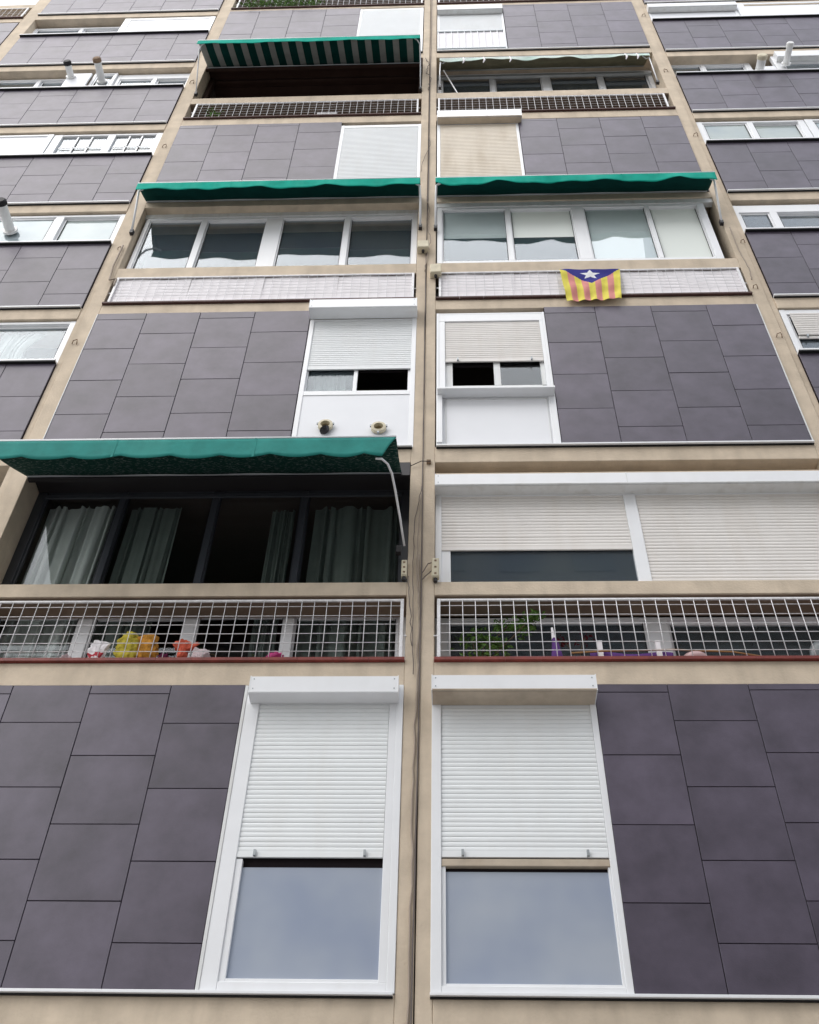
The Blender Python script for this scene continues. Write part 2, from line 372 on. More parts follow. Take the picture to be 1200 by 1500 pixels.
# L1 right, upper: two wide shuttered lights on the beam
W = window(-.055, XRa-.002, 3.668, 4.93, .085, fl=.06, fr=.06, fb=.025, ft=.02, mull=[(1.83, 1.95)], nosash=True, pane=None)
MB().box(.005, .092, .105, .15, 3.693, 4.2).box(.092, 1.83, .107, .15, 3.693, 3.706).build('sash', WHITE, W, bevel=.003)
bx(.092, 1.83, .125, .131, 3.70, 4.3).build('pane', GLASS, W)
bx(.0, 3.85, .16, .2, 4.2, 4.93).build('shutter_backing', BACK, W)
shutter(W, .003, 1.828, 4.160, 4.93, .10, SLATW, .042, stops=False); shutter(W, 1.952, 3.80, 3.70, 4.93, .10, SLATW, .042, stops=False)
bb = sbox(W, -.055, XRa-.01, 4.925, 5.09, -.055, .10, WHITE, WHITE2)
MB().box(1.86, 1.868, -.058, .09, 4.92, 5.09).build('box_joint', WHITE2, W)
MB().box(-.05, XRa-.02, -.02, .42, 5.10, 5.14).build('box_filler', CONC, B)
# L1 right, lower window behind the mesh
window(-.055, XRa-.002, 2.80, 3.503, .32, fl=.11, fr=.06, fb=.05, ft=.03, mull=[(1.88, 2.07)], pane=GLASS)
# L1 left full height window behind the awning
window(XLb+.0, XCa-.002, 2.80, 3.60, .32, fl=.10, fr=.09, fb=.05, ft=.05, mull=[(-3.40, -3.27), (-2.40, -2.28), (-1.46, -1.37)], sash=.02, m=WHITE, pane=GLASSD)
window(XLb+.0, XCa-.002, 3.605, 5.33, .32, fl=.10, fr=.09, fb=.05, ft=.05, mull=[(-3.385, -3.33), (-2.40, -2.335), (-1.455, -1.40)], sash=.02, m=SHADED_FRAME, pane=GLASSD)  # upper half of the same window, awning shade put into its frame colour
MB().box(XLb+.1, XCa-.1, .295, .318, 5.16, 5.20).build('window_top_rail', SHADED_FRAME, B)
bx(XLb+.01, XCa-.005, -.006, .05, 5.135, 5.333).build('awning_gap_filler', DARKM, B); bx(XLb+.01, XCa-.005, .055, .315, 5.26, 5.333).build('soffit_dark_board', DARKM, B)  # filler added to block light above the canopy; dark soffit board paints in shade
bx(XLb+.01, XCa-.005, -.006, .05, 16.36, 16.658).build('awning_gap_filler', BROWN, B); bx(XLb+.01, XCa-.005, .055, .43, 16.60, 16.658).build('soffit_dark_board', BROWN, B)  # filler added to close the gap above the striped canopy, brown soffit behind
# L2 left
W = window(-1.60, -.290, 5.58, 8.03, -.006, fl=.055, fr=.055, fb=.03, ft=.03, nosash=True, pane=None)
wallbox(-1.545, -.345, 5.612, 6.50, .004, PANEL, 'white_panel', W)
MB().box(-1.545, -.345, -.004, .05, 6.50, 6.575).box(-1.0, -.955, .03, .07, 6.575, 7.05).box(-.375, -.345, .03, .07, 6.575, 7.05).box(-1.545, -1.53, .03, .07, 6.575, 7.05).build('sash', WHITE, W, bevel=.003)
bx(-1.53, -1.0, .05, .056, 6.575, 7.1).build('pane', GLASS, W)
bx(-1.5, -.35, .075, .10, 7.05, 8.0).build('shutter_backing', BACK, W)
shutter(W, -1.545, -.347, 7.0, 8.03, .010, SLAT, .04, stops=False); sbox(W, -1.60, -.287, 8.03, 8.215, -.175, -.008, WHITE)
# L2 right
W = window(-.046, 1.272, 5.58, 8.125, -.006, fl=.03, fr=.03, fb=.03, ft=.03, nosash=True, pane=None)
MB().box(-.016, 1.242, -.002, .05, 7.95, 8.095).box(-.016, .055, -.001, .05, 6.45, 7.95).box(1.2, 1.242, -.001, .05, 6.45, 7.95).build('sash', WHITE, W, bevel=.004)
MB().box(.055, .14, .04, .08, 6.5, 7.2).box(.615, .69, .038, .08, 6.7, 7.2).box(1.155, 1.2, .04, .08, 6.7, 7.2).box(.14, 1.155, .04, .08, 6.62, 6.7).build('sash', WHITE2, W, bevel=.003)
bx(.69, 1.155, .055, .06, 6.7, 7.2).build('pane', GLASSD, W)
bx(.05, 1.2, .085, .12, 7.15, 8.0).build('shutter_backing', BACK, W)
shutter(W, .057, 1.198, 7.125, 7.95, .014, SLATW, .04, stops=True)
MB().prism([(-.135, 6.42), (-.135, 6.452), (-.0, 6.462), (-.0, 6.42)], -.035, 1.262).build('ledge', WHITE, W, bevel=.003)
for a, b, c in ((-.04, .02, -.05), (1.195, 1.27, -.012)): bx(a, b, c, .01, 5.6, 6.42).build('side_jamb', WHITE, W, bevel=.004)
MB().box(.055, .062, -.004, .02, 5.62, 6.40).box(1.17, 1.176, -.004, .02, 5.62, 6.40).box(.055, 1.176, -.004, .02, 6.39, 6.396).build('panel_seam', WHITE2, W)
wallbox(.0, 1.24, 5.61, 6.45, .004, PANEL, 'white_panel', W)
# L3 right: glazed gallery on the beam with blinds behind
bx(-.05, XRa, .02, .10, 10.921, 11.034).build('window_head', WHITE2, B); bx(XLb, XCa, .11, .2, 10.931, 11.034).build('window_head', WHITE2, B)
W = window(-.043, 3.73, 9.338, 10.92, .03, fl=.07, fr=.10, fb=.10, ft=.06, mull=[(.93, .99), (1.86, 2.03), (2.90, 2.955)], sash=.018)
BLIND = mat('pale_blind', (.80, .84, .80), .9, .1)
for a, b, zb in ((.03, .925, 10.12), (.995, 1.855, 10.12), (2.035, 2.895, 9.45), (2.96, 3.62, 9.45)):
    bx(a, b, .082, .086, zb, 10.90).build('roller_blind', BLIND, W)
# L3 left: dark gallery
window(XLb+.03, XCa-.01, 9.30, 10.93, .12, fl=.06, fr=.07, fb=.08, ft=.06, mull=[(-3.44, -3.36), (-2.50, -2.26), (-1.36, -1.285)], sash=.018)
# L4
W = window(-1.63, -.302, 11.2, 13.74, -.006, fl=.075, fr=.05, fb=.05, ft=.09, nosash=True, pane=None)
shutter(W, -1.555, -.355, 11.25, 13.64, .012, SLAT, .045, single=False, stops=True); bx(-1.55, -.36, .03, .06, 11.2, 13.7).build('shutter_backing', BACK, W)
W = window(-.045, 1.27, 11.2, 13.70, -.006, fl=.05, fr=.045, fb=.05, ft=.03, nosash=True, pane=None)
shutter(W, .006, 1.225, 11.25, 13.70, .012, SLATB, .05, single=False, stops=False); sbox(W, -.04, 1.322, 13.685, 13.955, -.13, -.008, WHITE, STAINED, rivets=False)
# L5 right glazed gallery, shaded
window(-.045, XRa-.01, 15.012, 16.62, .30, fl=.075, fr=.08, fb=.06, ft=.06, mull=[(.93, 1.0), (1.86, 1.99), (2.88, 2.965)], sash=.03)
MB().box(-.04, XRa-.02, .25, .30, 16.36, 16.44).build('window_top_rail', ALU, B)
# L5 left open gallery: brown inside
MB().box(XLb, XCa, 1.3, 1.4, 14.15, 16.65).box(XLb, XCa, .44, 1.3, 16.60, 16.655).build('gallery_wall', BROWN, B)
MB().box(XLb+.02, XLb+.10, .25, .33, 15.02, 16.6).box(XCa-.08, XCa-.01, .25, .33, 15.02, 16.6).box(XLb, XCa, .28, .33, 16.5, 16.58).build('gallery_frame', BROWN, B)
# L6
W = window(-1.64, -.325, 16.92, 19.40, -.006, fl=.08, fr=.055, fb=.05, ft=.08, nosash=True, pane=None)
shutter(W, -1.56, -.38, 16.97, 19.32, .012, SLAT, .045, single=False, stops=False); bx(-1.55, -.39, .03, .06, 16.95, 19.38).build('shutter_backing', BACK, W)
W = window(-.045, 1.262, 16.92, 18.95, -.006, fl=.05, fr=.045, fb=.05, ft=.03, nosash=True, pane=None)
shutter(W, .006, 1.215, 16.97, 18.93, .03, SLAT, .045, single=False, stops=False); sbox(W, -.04, 1.245, 18.92, 19.18, -.11, -.008, WHITE, WHITE2, rivets=False)
RR = bx(-.04, 1.225, -.05, -.02, 17.86, 17.90).build('balustrade', ALU, B); bx(-.04, 1.225, -.05, -.02, 16.97, 17.0).build('bottom_rail', ALU, RR)
for i in range(11): bx(-.035+i*.125, -.020+i*.125, -.045, -.028, 17.0, 17.86).build('baluster', WHITE, RR)
bx(-.03, 1.22, -.024, -.016, 17.0, 17.86).build('infill_sheet', SHEET, RR)
# L7 plain glazing behind the plants
for xa, xb in bays_c: window(xa+.0, xb-.002, 19.62, 22.1, .32, mull=[(xa+1.9, xa+2.0)])

# ------------------------------------------------------------ outer bays
LBX = [-8.30, -7.75, -7.09, -6.43, -5.785, -5.125, XLa]
RBX = [XRb, 4.715, 5.34, 5.985, 6.63, 7.28, XRRa]
Sz = {1: 4.40, 2: 7.21, 3: 10.03, 4: 12.82, 5: 15.57, 6: 18.31, 7: 21.0}
for k in range(1, 8):
    z0 = LS[k]; S = Sz[k]; zn = LS[k+1]
    dl = {6: .03, 5: .02, 7: .10}.get(k, 0); dr = {3: -.0, 4: -.03, 6: -.02, 7: -.15}.get(k, 0)
    tiles(LBX, z0+dl, S-.035, [.62, .31, .62, .31, .62, .31], .62)
    tiles(RBX, z0+dr, S-.035, [.30, .62, .30, .62, .30, .62], .62)
    for (xa, xb, dd) in ((XLLb, XLa, dl), (XRb, XRRa, dr)):
        drip(xa, xb-.0 if xa > 0 else xb-.01, z0+dd)
        slab(xa, xb, z0-.25+dd, z0-.004+dd)
        bx(xa, xb, -.055, .30, S-.030, S).build('window_sill', WHITE, B, bevel=.003)
        bx(xa, xb, -.052, .0, S-.050, S-.031).build('sill_shadow_strip', RUBBER_AND_SHADE, B)  # black strip painted in for the shadow beneath the sill
        bx(xa, xb, .15, .44, z0+.0, S-.031).build('parapet_wall', CONC, B)
    bx(-13, XLLa, 0, .44, z0-.27, z0).build('floor_band', CONC, B)
for (xa, xb) in ((XLLb, XLa), (XRb, XRRa)): bx(xa, xb, .02, .4, ZB, LS[1]-.26).build('lower_wall', CONC, B)
# far left bay
tiles([-11.9, -11.25, -10.6, -9.95, -9.3, XLLa], 16.75, 19.1, [.6, .3, .6, .3, .6], .62); tiles([-11.9, -11.25, -10.6, -9.95, -9.3, XLLa], 11.2, 13.7, [.6, .3, .6, .3, .6], .62)
bx(-13, XLLa, .1, .4, ZB, 11.2).build('lower_wall', CONC, B); bx(-13, XLLa, 0, .3, 20.05, 20.25).build('handrail_beam', CONC, B)
bx(-13, XLLa, -.04, .3, 19.38, 19.42).build('sill', BRNSILL, B)

GW = dict(fb=.03, ft=.05)
# left bay L2
window(-6.4, XLa-.01, Sz[2]+.002, 8.13, .03, fl=.06, fr=.07, mull=[(-5.75, -5.65)], **GW)
window(XLLb, -6.405, Sz[2]+.002, 8.13, .03, mull=[(-7.4, -7.3)], **GW)
# left bay L3
window(-6.5, XLa-.01, Sz[3]+.002, 10.925, .035, fl=.06, fr=.07, mull=[(-5.56, -5.44)], pane=MILK, **GW)
window(XLLb, -6.505, Sz[3]+.002, 10.925, .035, mull=[(-7.4, -7.3)], pane=MILK, **GW)
# left bay L4: grid windows and closed shutter
W = window(-6.36, XLa-.01, Sz[4]+.002, 13.71, .035, fl=.14, fr=.10, mull=[(-5.45, -5.33)], nosash=True, pane=GLASSD, **GW)
gb = MB()
for a, b in ((-6.19, -5.48), (-5.30, -4.68)):
    for i in (1, 2): gb.box(a+(b-a)*i/3-.012, a+(b-a)*i/3+.012, .048, .056, Sz[4]+.04, 13.64)
    gb.box(a, b, .048, .056, 13.22, 13.245)
gb.build('glazing_bar', WHITE, W)
W = window(XLLb, -6.37, Sz[4]+.002, 13.71, .02, fr=.09, nosash=True, pane=None, **GW); bx(-8.25, -6.46, .04, .06, Sz[4], 13.7).build('shutter_panel', PANEL, W)
# left bay L5
window(-5.93, XLa-.02, Sz[5]+.002, 16.45, .10, fl=.06, fr=.05, fb=.03, ft=.20, mull=[(-5.25, -5.18)])
window(-6.37, -5.94, Sz[5]+.002, 16.45, .06, fl=.05, fr=.05, fb=.03, ft=.05)
window(XLLb, -6.80, Sz[5]+.002, 16.45, .14, fl=.06, fr=.06, fb=.03, ft=.05, mull=[(-7.45, -7.38)])
wallbox(-6.80, -6.375, Sz[5]+.002, 16.30, .0, PANEL, 'boiler_panel', B)
# left bay L6
window(XLLb, -6.42, Sz[6]+.002, 19.19, .14, mull=[(-7.35, -7.28)], **GW)
W = window(-6.41, XLa-.01, Sz[6]+.002, 19.22, .0, fl=.13, fr=.11, fb=.10, ft=.10, nosash=True, pane=None); bx(-6.28, -4.66, .012, .03, Sz[6]+.11, 19.12).build('shutter_panel', PANEL, W)
bx(-6.27, -4.67, -.004, .03, Sz[6]+.03, Sz[6]+.10).build('dark_gap', RUBBER_AND_SHADE, W)
window(XLLb, XLa, Sz[7]+.002, 21.9, .2, **GW)
# right bay
W = window(XRb+.01, 6.0, Sz[2]+.002, 8.13, .02, fl=.07, fr=.07, fb=.03, ft=.10, mull=[(5.0, 5.1)], pane=GLASS)
shutter(W, XRb+.11, 5.0, 7.52, 8.03, .025, SLATW, .045, single=False, stops=True)
bx(XRb+.1, 5.0, .06, .08, 7.5, 8.1).build('shutter_backing', BACK, W)
W = window(XRb+.01, 6.3, Sz[3]+.002, 10.84, .04, fl=.05, fr=.07, fb=.03, ft=.20, mull=[(4.60, 4.70), (5.4, 5.5)])
window(XRb+.01, 5.84, Sz[4]+.002, 13.68, .04, fl=.09, fr=.10, mull=[(4.93, 5.02)], pane=MILK, **GW)
window(5.85, XRRa, Sz[4]+.002, 13.68, .03, fl=.12, mull=[(6.9, 7.0)], pane=MILK, **GW)
window(6.31, XRRa, Sz[3]+.002, 10.84, .04, **GW); window(6.01, XRRa, Sz[2]+.002, 8.13, .04, **GW)
window(XRb+.01, 5.60, Sz[5]+.002, 16.44, .15, fl=.05, fr=.10, mull=[(4.72, 4.79)], **GW)
W = window(5.95, XRRa, Sz[5]+.002, 16.44, .04, fl=.16, fr=.10, fb=.06, ft=.30, mull=[(6.9, 7.0)]); sbox(W, 6.0, XRRa-.02, 16.15, 16.40, -.06, .04, WHITE, WHITE2, rivets=False)
wallbox(5.61, 5.94, Sz[5]+.002, 16.0, .05, PANEL, 'boiler_panel', B)
W = window(XRb+.01, 5.86, Sz[6]+.002, 19.15, .02, fl=.04, fr=.06, nosash=True, pane=None, **GW); bx(XRb+.05, 5.8, .03, .05, Sz[6]+.03, 18.9).build('shutter_panel', PANEL, W)
sbox(W, XRb+.0, 5.84, 18.82, 19.02, -.09, .02, WHITE, WHITE2, rivets=False)
W = window(5.87, XRRa, Sz[6]+.002, 19.17, -.01, fl=.16, fb=.05, ft=.08, nosash=True, pane=None); bx(6.03, XRRa-.08, .012, .03, Sz[6]+.05, 19.10).build('shutter_panel', PANEL, W)
window(XRb, XRRa, Sz[7]+.002, 21.9, .2, **GW)

# ------------------------------------------------------------ mesh guards
def guard(x0, x1, z0, z1, y, pitch, rows, r=.0038, single=True, legs=True, bars=WIRE):
    f = MB().box(x0, x0+.03, y-.012, y+.012, z0, z1).box(x1-.03, x1, y-.012, y+.012, z0, z1).box(x0+.03, x1-.03, y-.010, y+.010, z1-.022, z1)
    o = f.build('mesh_guard', WIRE, B, bevel=.003)
    n = int(round((x1-x0)/pitch)); px = (x1-x0)/n; hh = z1-.02-z0
    if single:
        vm = MB().tube([(0, 0, 0), (0, 0, hh)], r, 6).mesh('upright_bar', WIRE, True)
        for i in range(1, n):
            q = link('upright_bar', vm, o); q.location = (x0+i*px+random.uniform(-.003, .003), y-.004, z0); q.rotation_euler = (0, random.uniform(-.004, .004), 0)
        hm = MB().tube([(x0+.02, 0, 0), (x0+(x1-x0)*.3, 0, random.uniform(-.003, .003)), (x0+(x1-x0)*.65, 0, random.uniform(-.003, .003)), (x1-.02, 0, 0)], r, 6).mesh('cross_bar', WIRE, True)
        for zz in rows:
            q = link('cross_bar', hm, o); q.location = (0, y+.004, zz)
    else:
        mb = MB()
        for i in range(1, n): mb.tube([(x0+i*px, y-.004, z0), (x0+i*px, y-.004, z1)], r, 5)
        for zz in rows: mb.tube([(x0, y+.004, zz), (x1, y+.004, zz)], r, 5)
        q = mb.build('bar_grid', bars, o); q['kind'] = 'stuff'
    for zz in (z0+.3*(z1-z0),):
        for q0, q1 in ((x1-.01, x1+.03), (x0-.03, x0+.01)): MB().tube([(q0, y, zz+.05), (q1, y, zz+.05)], .008, 6).build('fixing_bolt', WIRE, o)
    return o
rows = [2.865, 2.958, 3.062, 3.163, 3.265, 3.375]
guard(-4.25, -.333, 2.775, 3.447, -.005, .1155, rows); guard(-.035, 3.85, 2.775, 3.447, -.005, .1155, rows)
r3 = [8.55+.075*i for i in range(1, 8)]
WIREG = mat('grey_wire', (.62, .61, .62), .5, .3)
for xa, xb in ((-4.24, -.335), (-.018, 3.83)):
    o = guard(xa, xb, 8.465, 9.07, -.012, .115, r3, single=False, bars=WIREG, r=.003)
    sh = MB()
    n_ = 4
    for i in range(n_):
        a = xa+.02+(xb-xa-.04)*i/n_; b = xa+.02+(xb-xa-.04)*(i+1)/n_
        sh.grid(lambda u, v, a=a, b=b: (a+(b-a)*u, .006+.004*math.sin(u*9+v*2), 8.47+.575*v), 24, 4)
    sh.build('backing_sheet', SHEET, o, smooth=True)
r5 = [14.2+.1*i for i in range(1, 6)]
guard(-4.17, -.36, 14.145, 14.73, -.01, .115, r5, single=False); guard(-.03, 3.78, 14.145, 14.73, -.01, .115, r5, single=False)
guard(-4.2, -.35, 19.615, 20.25, -.01, .115, [19.7, 19.8, 19.9, 20.0, 20.1], single=False, r=.004); guard(-.03, 3.78, 19.615, 20.25, -.01, .115, [19.7, 19.8, 19.9, 20.0, 20.1], single=False, r=.004)
guard(-12.5, XLLa-.05, 19.42, 20.0, -.01, .115, [19.5, 19.6, 19.7, 19.8], single=False)

# ------------------------------------------------------------ awnings
def awning(label, x0, x1, yA, zA, d, zF, vh, scal=.5, canopy=DGREEN, val=GREEN, stripes=None, bracket=None, armpts=None, sag=.02, arms=True, bar=WHITE, wav=.006, scd=.022, taper=0, armr=.011):
    t = thing('awning', label, 'awning', 'awnings over the galleries')
    def can(u, v):
        s_ = sag*math.sin(math.pi*v)*(1+.25*math.sin(u*9))
        return (x0+(x1-x0)*u, yA+(-d-yA)*v, zA+(zF-zA)*v-s_+.004*math.sin(u*23+v*4))
    mi = 0; mats = [canopy]
    if stripes:
        mats = [canopy, PALE]; mi = lambda u, v: 1 if ((u*stripes) % 1) < .44 else 0
    nu = int(stripes*9) if stripes else 70
    solid(MB().grid(can, nu, 10, mi).build('canopy', mats, t, smooth=True), .003)
    def va(u, v):
        x = x0+(x1-x0)*u; sc_ = 0
        if v > .5: sc_ = scd*abs(math.sin(math.pi*(x-x0)/scal))**.8*(v-.5)*2
        yy = -d-.012+wav*math.sin(x*5.1)*v+.5*wav*math.sin(x*13)*v
        x += taper*v*((x0-x) > -.3)*.0-taper*v*max(0, 1-(x1-x)/.5)
        return (x, yy, zF+.012-(vh-scd)*v-sc_)
    solid(MB().grid(va, 160, 6).build('valance', val, t, smooth=True), .003)
    ns = max(2, int((x1-x0)/1.15))
    for q_ in range(1, ns):
        uc = q_/ns
        solid(MB().grid(lambda u, v: (lambda P: (P[0], P[1]-.0035, P[2]))(va(uc+(u-.5)*.005, v)), 1, 6).build('seam', val, t), .002)
    MB().tube([(x0, -d-.006, zF+.022), (x1, -d-.006, zF+.022)], .014, 8).build('front_bar', bar, t, smooth=True)
    MB().tube([(x0+.01, yA, zA+.01), (x1-.01, yA, zA+.01)], .026, 10).build('roller_tube', ALU, t, smooth=True)
    if arms:
        for sgn, xx in ((1, x0), (-1, x1)):
            if armpts:
                A = armpts if sgn < 0 else [(x0+x1-q[0], q[1], q[2]) for q in armpts]
            else: A = [(xx+sgn*.13, -d+.01, zF-.02), (xx+sgn*.05, -d+.06, zF-.03), (xx+sgn*.012, -d*.82, zF-.05-.02*(zF-bracket)), (xx+sgn*0.0, -d*.5, zF-.42*(zF-bracket)), (xx-sgn*.0, -.045, bracket)]
            MB().tube(A, armr, 8).build('arm', bar, t, smooth=True)
            MB().box(xx-.025, xx+.025, -.055, -.0, bracket-.06, bracket+.03).build('bracket', DARKM, t, bevel=.004)
    return t
GREENOLD = mat('teal_acrylic', (.022, .215, .19), .75, .2, nz=6, amt=.14, bump=.2, bscale=20, streak=(5, 5, .8), streak_col=(.05, .30, .26), streak_amt=.5)
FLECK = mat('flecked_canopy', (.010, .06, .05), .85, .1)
def fleck(m):
    n = m.node_tree.nodes; l = m.node_tree.links; b = n['Principled BSDF']
    ge = n.new('ShaderNodeNewGeometry'); mp = n.new('ShaderNodeMapping'); mp.inputs['Scale'].default_value = (28, 50, 50); l.new(ge.outputs['Position'], mp.inputs[0])
    t = n.new('ShaderNodeTexNoise'); t.inputs['Scale'].default_value = 1; t.inputs['Detail'].default_value = 2; l.new(mp.outputs[0], t.inputs['Vector'])
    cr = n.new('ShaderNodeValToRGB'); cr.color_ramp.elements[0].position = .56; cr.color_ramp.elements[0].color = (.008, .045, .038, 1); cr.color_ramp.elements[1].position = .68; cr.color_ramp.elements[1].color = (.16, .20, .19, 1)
    l.new(t.outputs[0], cr.inputs[0]); l.new(cr.outputs[0], b.inputs['Base Color'])
fleck(FLECK)
awning('long teal awning with flecked underside over the big dark gallery, lowest of the awnings', -4.30, -.400, -.01, 5.17, .93, 4.60, .265, scal=.46, scd=.04, canopy=FLECK, val=GREENOLD, bracket=4.06, sag=.03, taper=.12, armpts=[(-.58,-.90,4.36),(-.53,-.87,4.39),(-.48,-.80,4.40),(-.445,-.70,4.38),(-.42,-.55,4.33),(-.38,-.28,4.22),(-.345,-.05,4.08)])
awning('plain green awning above the dark glazed gallery left of the centre pilaster', -4.31, -.275, -.01, 11.21, .37, 11.01, .21, scal=.9, bracket=10.28, bar=WHITE, wav=.016, scd=.035, armr=.016)
awning('plain green awning above the gallery with white blinds right of the centre pilaster', -.062, 3.845, -.01, 11.20, .37, 11.00, .21, scal=.85, bracket=10.25, wav=.022, scd=.06, armr=.016)
awning('green and white striped awning over the open brown gallery, topmost on the left', -4.25, -.335, -.01, 16.40, .62, 15.97, .17, scal=.3, stripes=16, bracket=15.15, sag=.02, scd=.012)
tt = awning('faded pale green rolled awning with hanging ties, topmost on the right', .0, 3.74, .2, 16.57, .12, 16.22, .12, scal=.6, canopy=mat('olive_canopy', (.20, .19, .13), .9, .1, nz=5, amt=.2), val=mat('faded_green', (.66, .76, .70), .8, .2, nz=3, amt=.25, streak=(3, 3, 3), streak_col=(.05, .35, .28), streak_amt=.5), bracket=15.2, wav=.02, scd=.03)
for xx in (.42, .78, 1.25, 3.3, 3.5):
    MB().tube([(xx, -.15, 16.2), (xx+.02, -.16, 16.05), (xx-.01, -.15, 15.95)], [.012, .018, .008], 6).build('tie', SHEET, tt)
MB().tube([(.07, .1, 16.3), (.35, .2, 15.3)], .012, 6).build('brace', WHITE, tt)

# ------------------------------------------------------------ flag
def flagmat(n, c): return mat(n, c, .75, .15, nz=12, amt=.06)
FY = flagmat('flag_yellow', (.68, .60, .10)); FR = flagmat('flag_faded_red', (.62, .25, .23)); FB = flagmat('flag_blue', (.03, .03, .22)); FW = flagmat('flag_white', (.8, .8, .82))
def star(px, pz, cx, cz, r):
    a = math.atan2(px-cx, cz-pz+1e-9); rad = math.hypot(px-cx, pz-cz)
    a = (a % (2*math.pi/5)); a = min(a, 2*math.pi/5-a)
    ri = r*.42; # edge between tip (r,0) and inner (ri,36deg)
    x1_, y1_ = r, 0; x2_, y2_ = ri*math.cos(math.pi/5), ri*math.sin(math.pi/5)
    X, Y = rad*math.cos(a), rad*math.sin(a)
    return (x2_-x1_)*(Y-y1_)-(y2_-y1_)*(X-x1_) > 0
def fmi(u, v):
    Wd, Hh = .78, .80
    if star(u*Wd, v*Hh*1.15, .385, .155, .135): return 3
    if v < .47*(1-abs(u-.5)*2): return 2
    return 0 if int(u*9) % 2 == 0 else 1
def ffn(u, v):
    x = 1.535+.775*u+(.03-.11*u)*v*1.0
    z = 9.035-.76*v-.012*math.sin(math.pi*u)*(1-v)+.006*math.sin(u*9)*v
    yv = -.05-.006*math.sin(u*13+v*2.2)*(.25+v)-.009*math.sin(u*29+v*5)*v-.02*noise.noise(Vector((u*4, v*4, 3)))-.008*math.sin(v*11+u*4)-.02*v
    return (x, yv, z)
fl = MB().grid(ffn, 117, 100, fmi).build('flag', [FY, FR, FB, FW], None, smooth=True)
tag(fl, 'yellow and red striped flag with white star on blue triangle, hung on the white railing', 'flag')

# ------------------------------------------------------------ cables, boxes, brackets on the pilasters
def cable(label, pts, r=.008, m=CABLE, sub=6, jit=.006, group='cables on the centre pilaster'):
    P = []
    for i in range(len(pts)-1):
        a, b = Vector(pts[i]), Vector(pts[i+1])
        for k in range(sub):
            q = a.lerp(b, k/sub)
            if k: q += Vector((random.uniform(-jit, jit), 0, 0))
            P.append(q)
    P.append(Vector(pts[-1]))
    o = MB().tube(P, r, 6).build('cable', m, None, smooth=True)
    return tag(o, label, 'cable', group)
cable('long dark cable running up the groove of the centre pilaster', [(-.196, -.012, -4.2), (-.200, -.012, -.2), (-.186, -.012, 1.9), (-.178, -.014, 3.3), (-.183, -.014, 5.4), (-.186, -.013, 6.9), (-.190, -.012, 9.1), (-.172, -.012, 12.0), (-.168, -.01, 16.1), (-.16, -.01, 20)], .0065, sub=8, jit=.003)
cable('thin beige cable beside the dark cable low on the centre pilaster', [(-.212, -.012, -4.2), (-.224, -.012, -.2), (-.214, -.014, .9), (-.222, -.012, 1.7), (-.20, -.012, 2.6), (-.197, -.013, 3.35), (-.205, -.013, 4.0)], .007, m=CABLEL, sub=7, jit=.008)
cable('thin looping grey cable left of the main cable by the lowest awning', [(-.30, -.02, 3.72), (-.27, -.02, 3.30), (-.25, -.02, 2.9)], .004, jit=.01)
cable('thin cable slanting from the clamp to the left of the pilaster by the lowest awning', [(-.19, -.02, 4.95), (-.25, -.02, 4.50), (-.262, -.02, 3.9), (-.25, -.02, 3.35), (-.235, -.02, 2.6)], .004, jit=.006)
cable('thin cable branching off at mid height of the lowest awning arm', [(-.195, -.02, 4.85), (-.215, -.02, 4.3), (-.225, -.02, 3.8), (-.19, -.02, 3.2)], .005, m=CABLEL, jit=.006)
cable('short cable looping from the main cable to the beige box right of the pilaster', [(-.18, -.02, 3.74), (-.12, -.035, 3.86), (-.06, -.04, 3.88), (-.045, -.045, 3.80), (-.10, -.03, 3.76), (-.17, -.02, 3.68)], .005, jit=.003)
cable('thin black wire hanging in a loop above the two middle green awnings', [(-.17, -.02, 13.2), (-.15, -.025, 12.9), (-.20, -.02, 12.65), (-.27, -.03, 12.25), (-.285, -.03, 11.95)], .004, jit=.004)
cable('tangled thin wires between the two middle awning brackets', [(-.20, -.02, 11.2), (-.15, -.03, 10.8), (-.17, -.03, 10.3), (-.13, -.03, 9.9), (-.17, -.03, 9.5), (-.20, -.02, 9.1)], .006, m=CABLEL, jit=.012)
cable('dark wire loops beside the striped awning on the centre pilaster', [(-.26, -.02, 16.6), (-.2, -.03, 16.3), (-.24, -.02, 15.9), (-.15, -.03, 15.6), (-.2, -.02, 15.1)], .006, jit=.02)
def jbox(label, x0, x1, z0, z1, d):
    t = thing('junction_box', label, 'junction box', 'junction boxes on the centre pilaster')
    bx(x0, x1, -d, -.001, z0, z1).build('casing', JBOX, t, bevel=.006)
    bx(x0+.006, x1-.006, -d-.008, -d+.001, z0+.008, z1-.008).build('cover', JBOX, t, bevel=.004)
    MB().tube([((x0+x1)/2, -d*.5, z0-.04), ((x0+x1)/2, -d*.5, z0+.002)], .02, 8).build('cable_gland', DARKM, t)
    for zz in ((z0+.04, (z0+z1)/2, z1-.04) if x1-x0 < .1 else ()): bx((x0+x1)/2-.01, (x0+x1)/2+.01, -d-.010, -d-.007, zz-.01, zz+.01).build('screw', RUSTY, t)
jbox('beige junction box below the two white awning arms', -.305, -.15, 9.58, 9.76, .10)
jbox('beige junction box right of the pilaster beside the upper white railing', -.13, .015, 8.95, 9.16, .09)
jbox('small beige box at the foot of the lowest awning arm', -.365, -.314, 3.70, 3.90, .05)
jbox('narrow beige box at the left edge of the big white shutters', -.085, -.015, 3.68, 3.92, .05)
MB2 = thing('cable_clamp', 'rusty cable clamp with wires on the centre pilaster by the first concrete band', 'clamp')
MB().box(-.145, -.10, -.03, 0, 5.30, 5.35).build('plate', RUSTY, MB2, bevel=.004); MB().tube([(-.31, -.02, 5.26), (-.2, -.04, 5.31), (-.1, -.03, 5.32)], .005, 6).build('wire', DARKM, MB2)
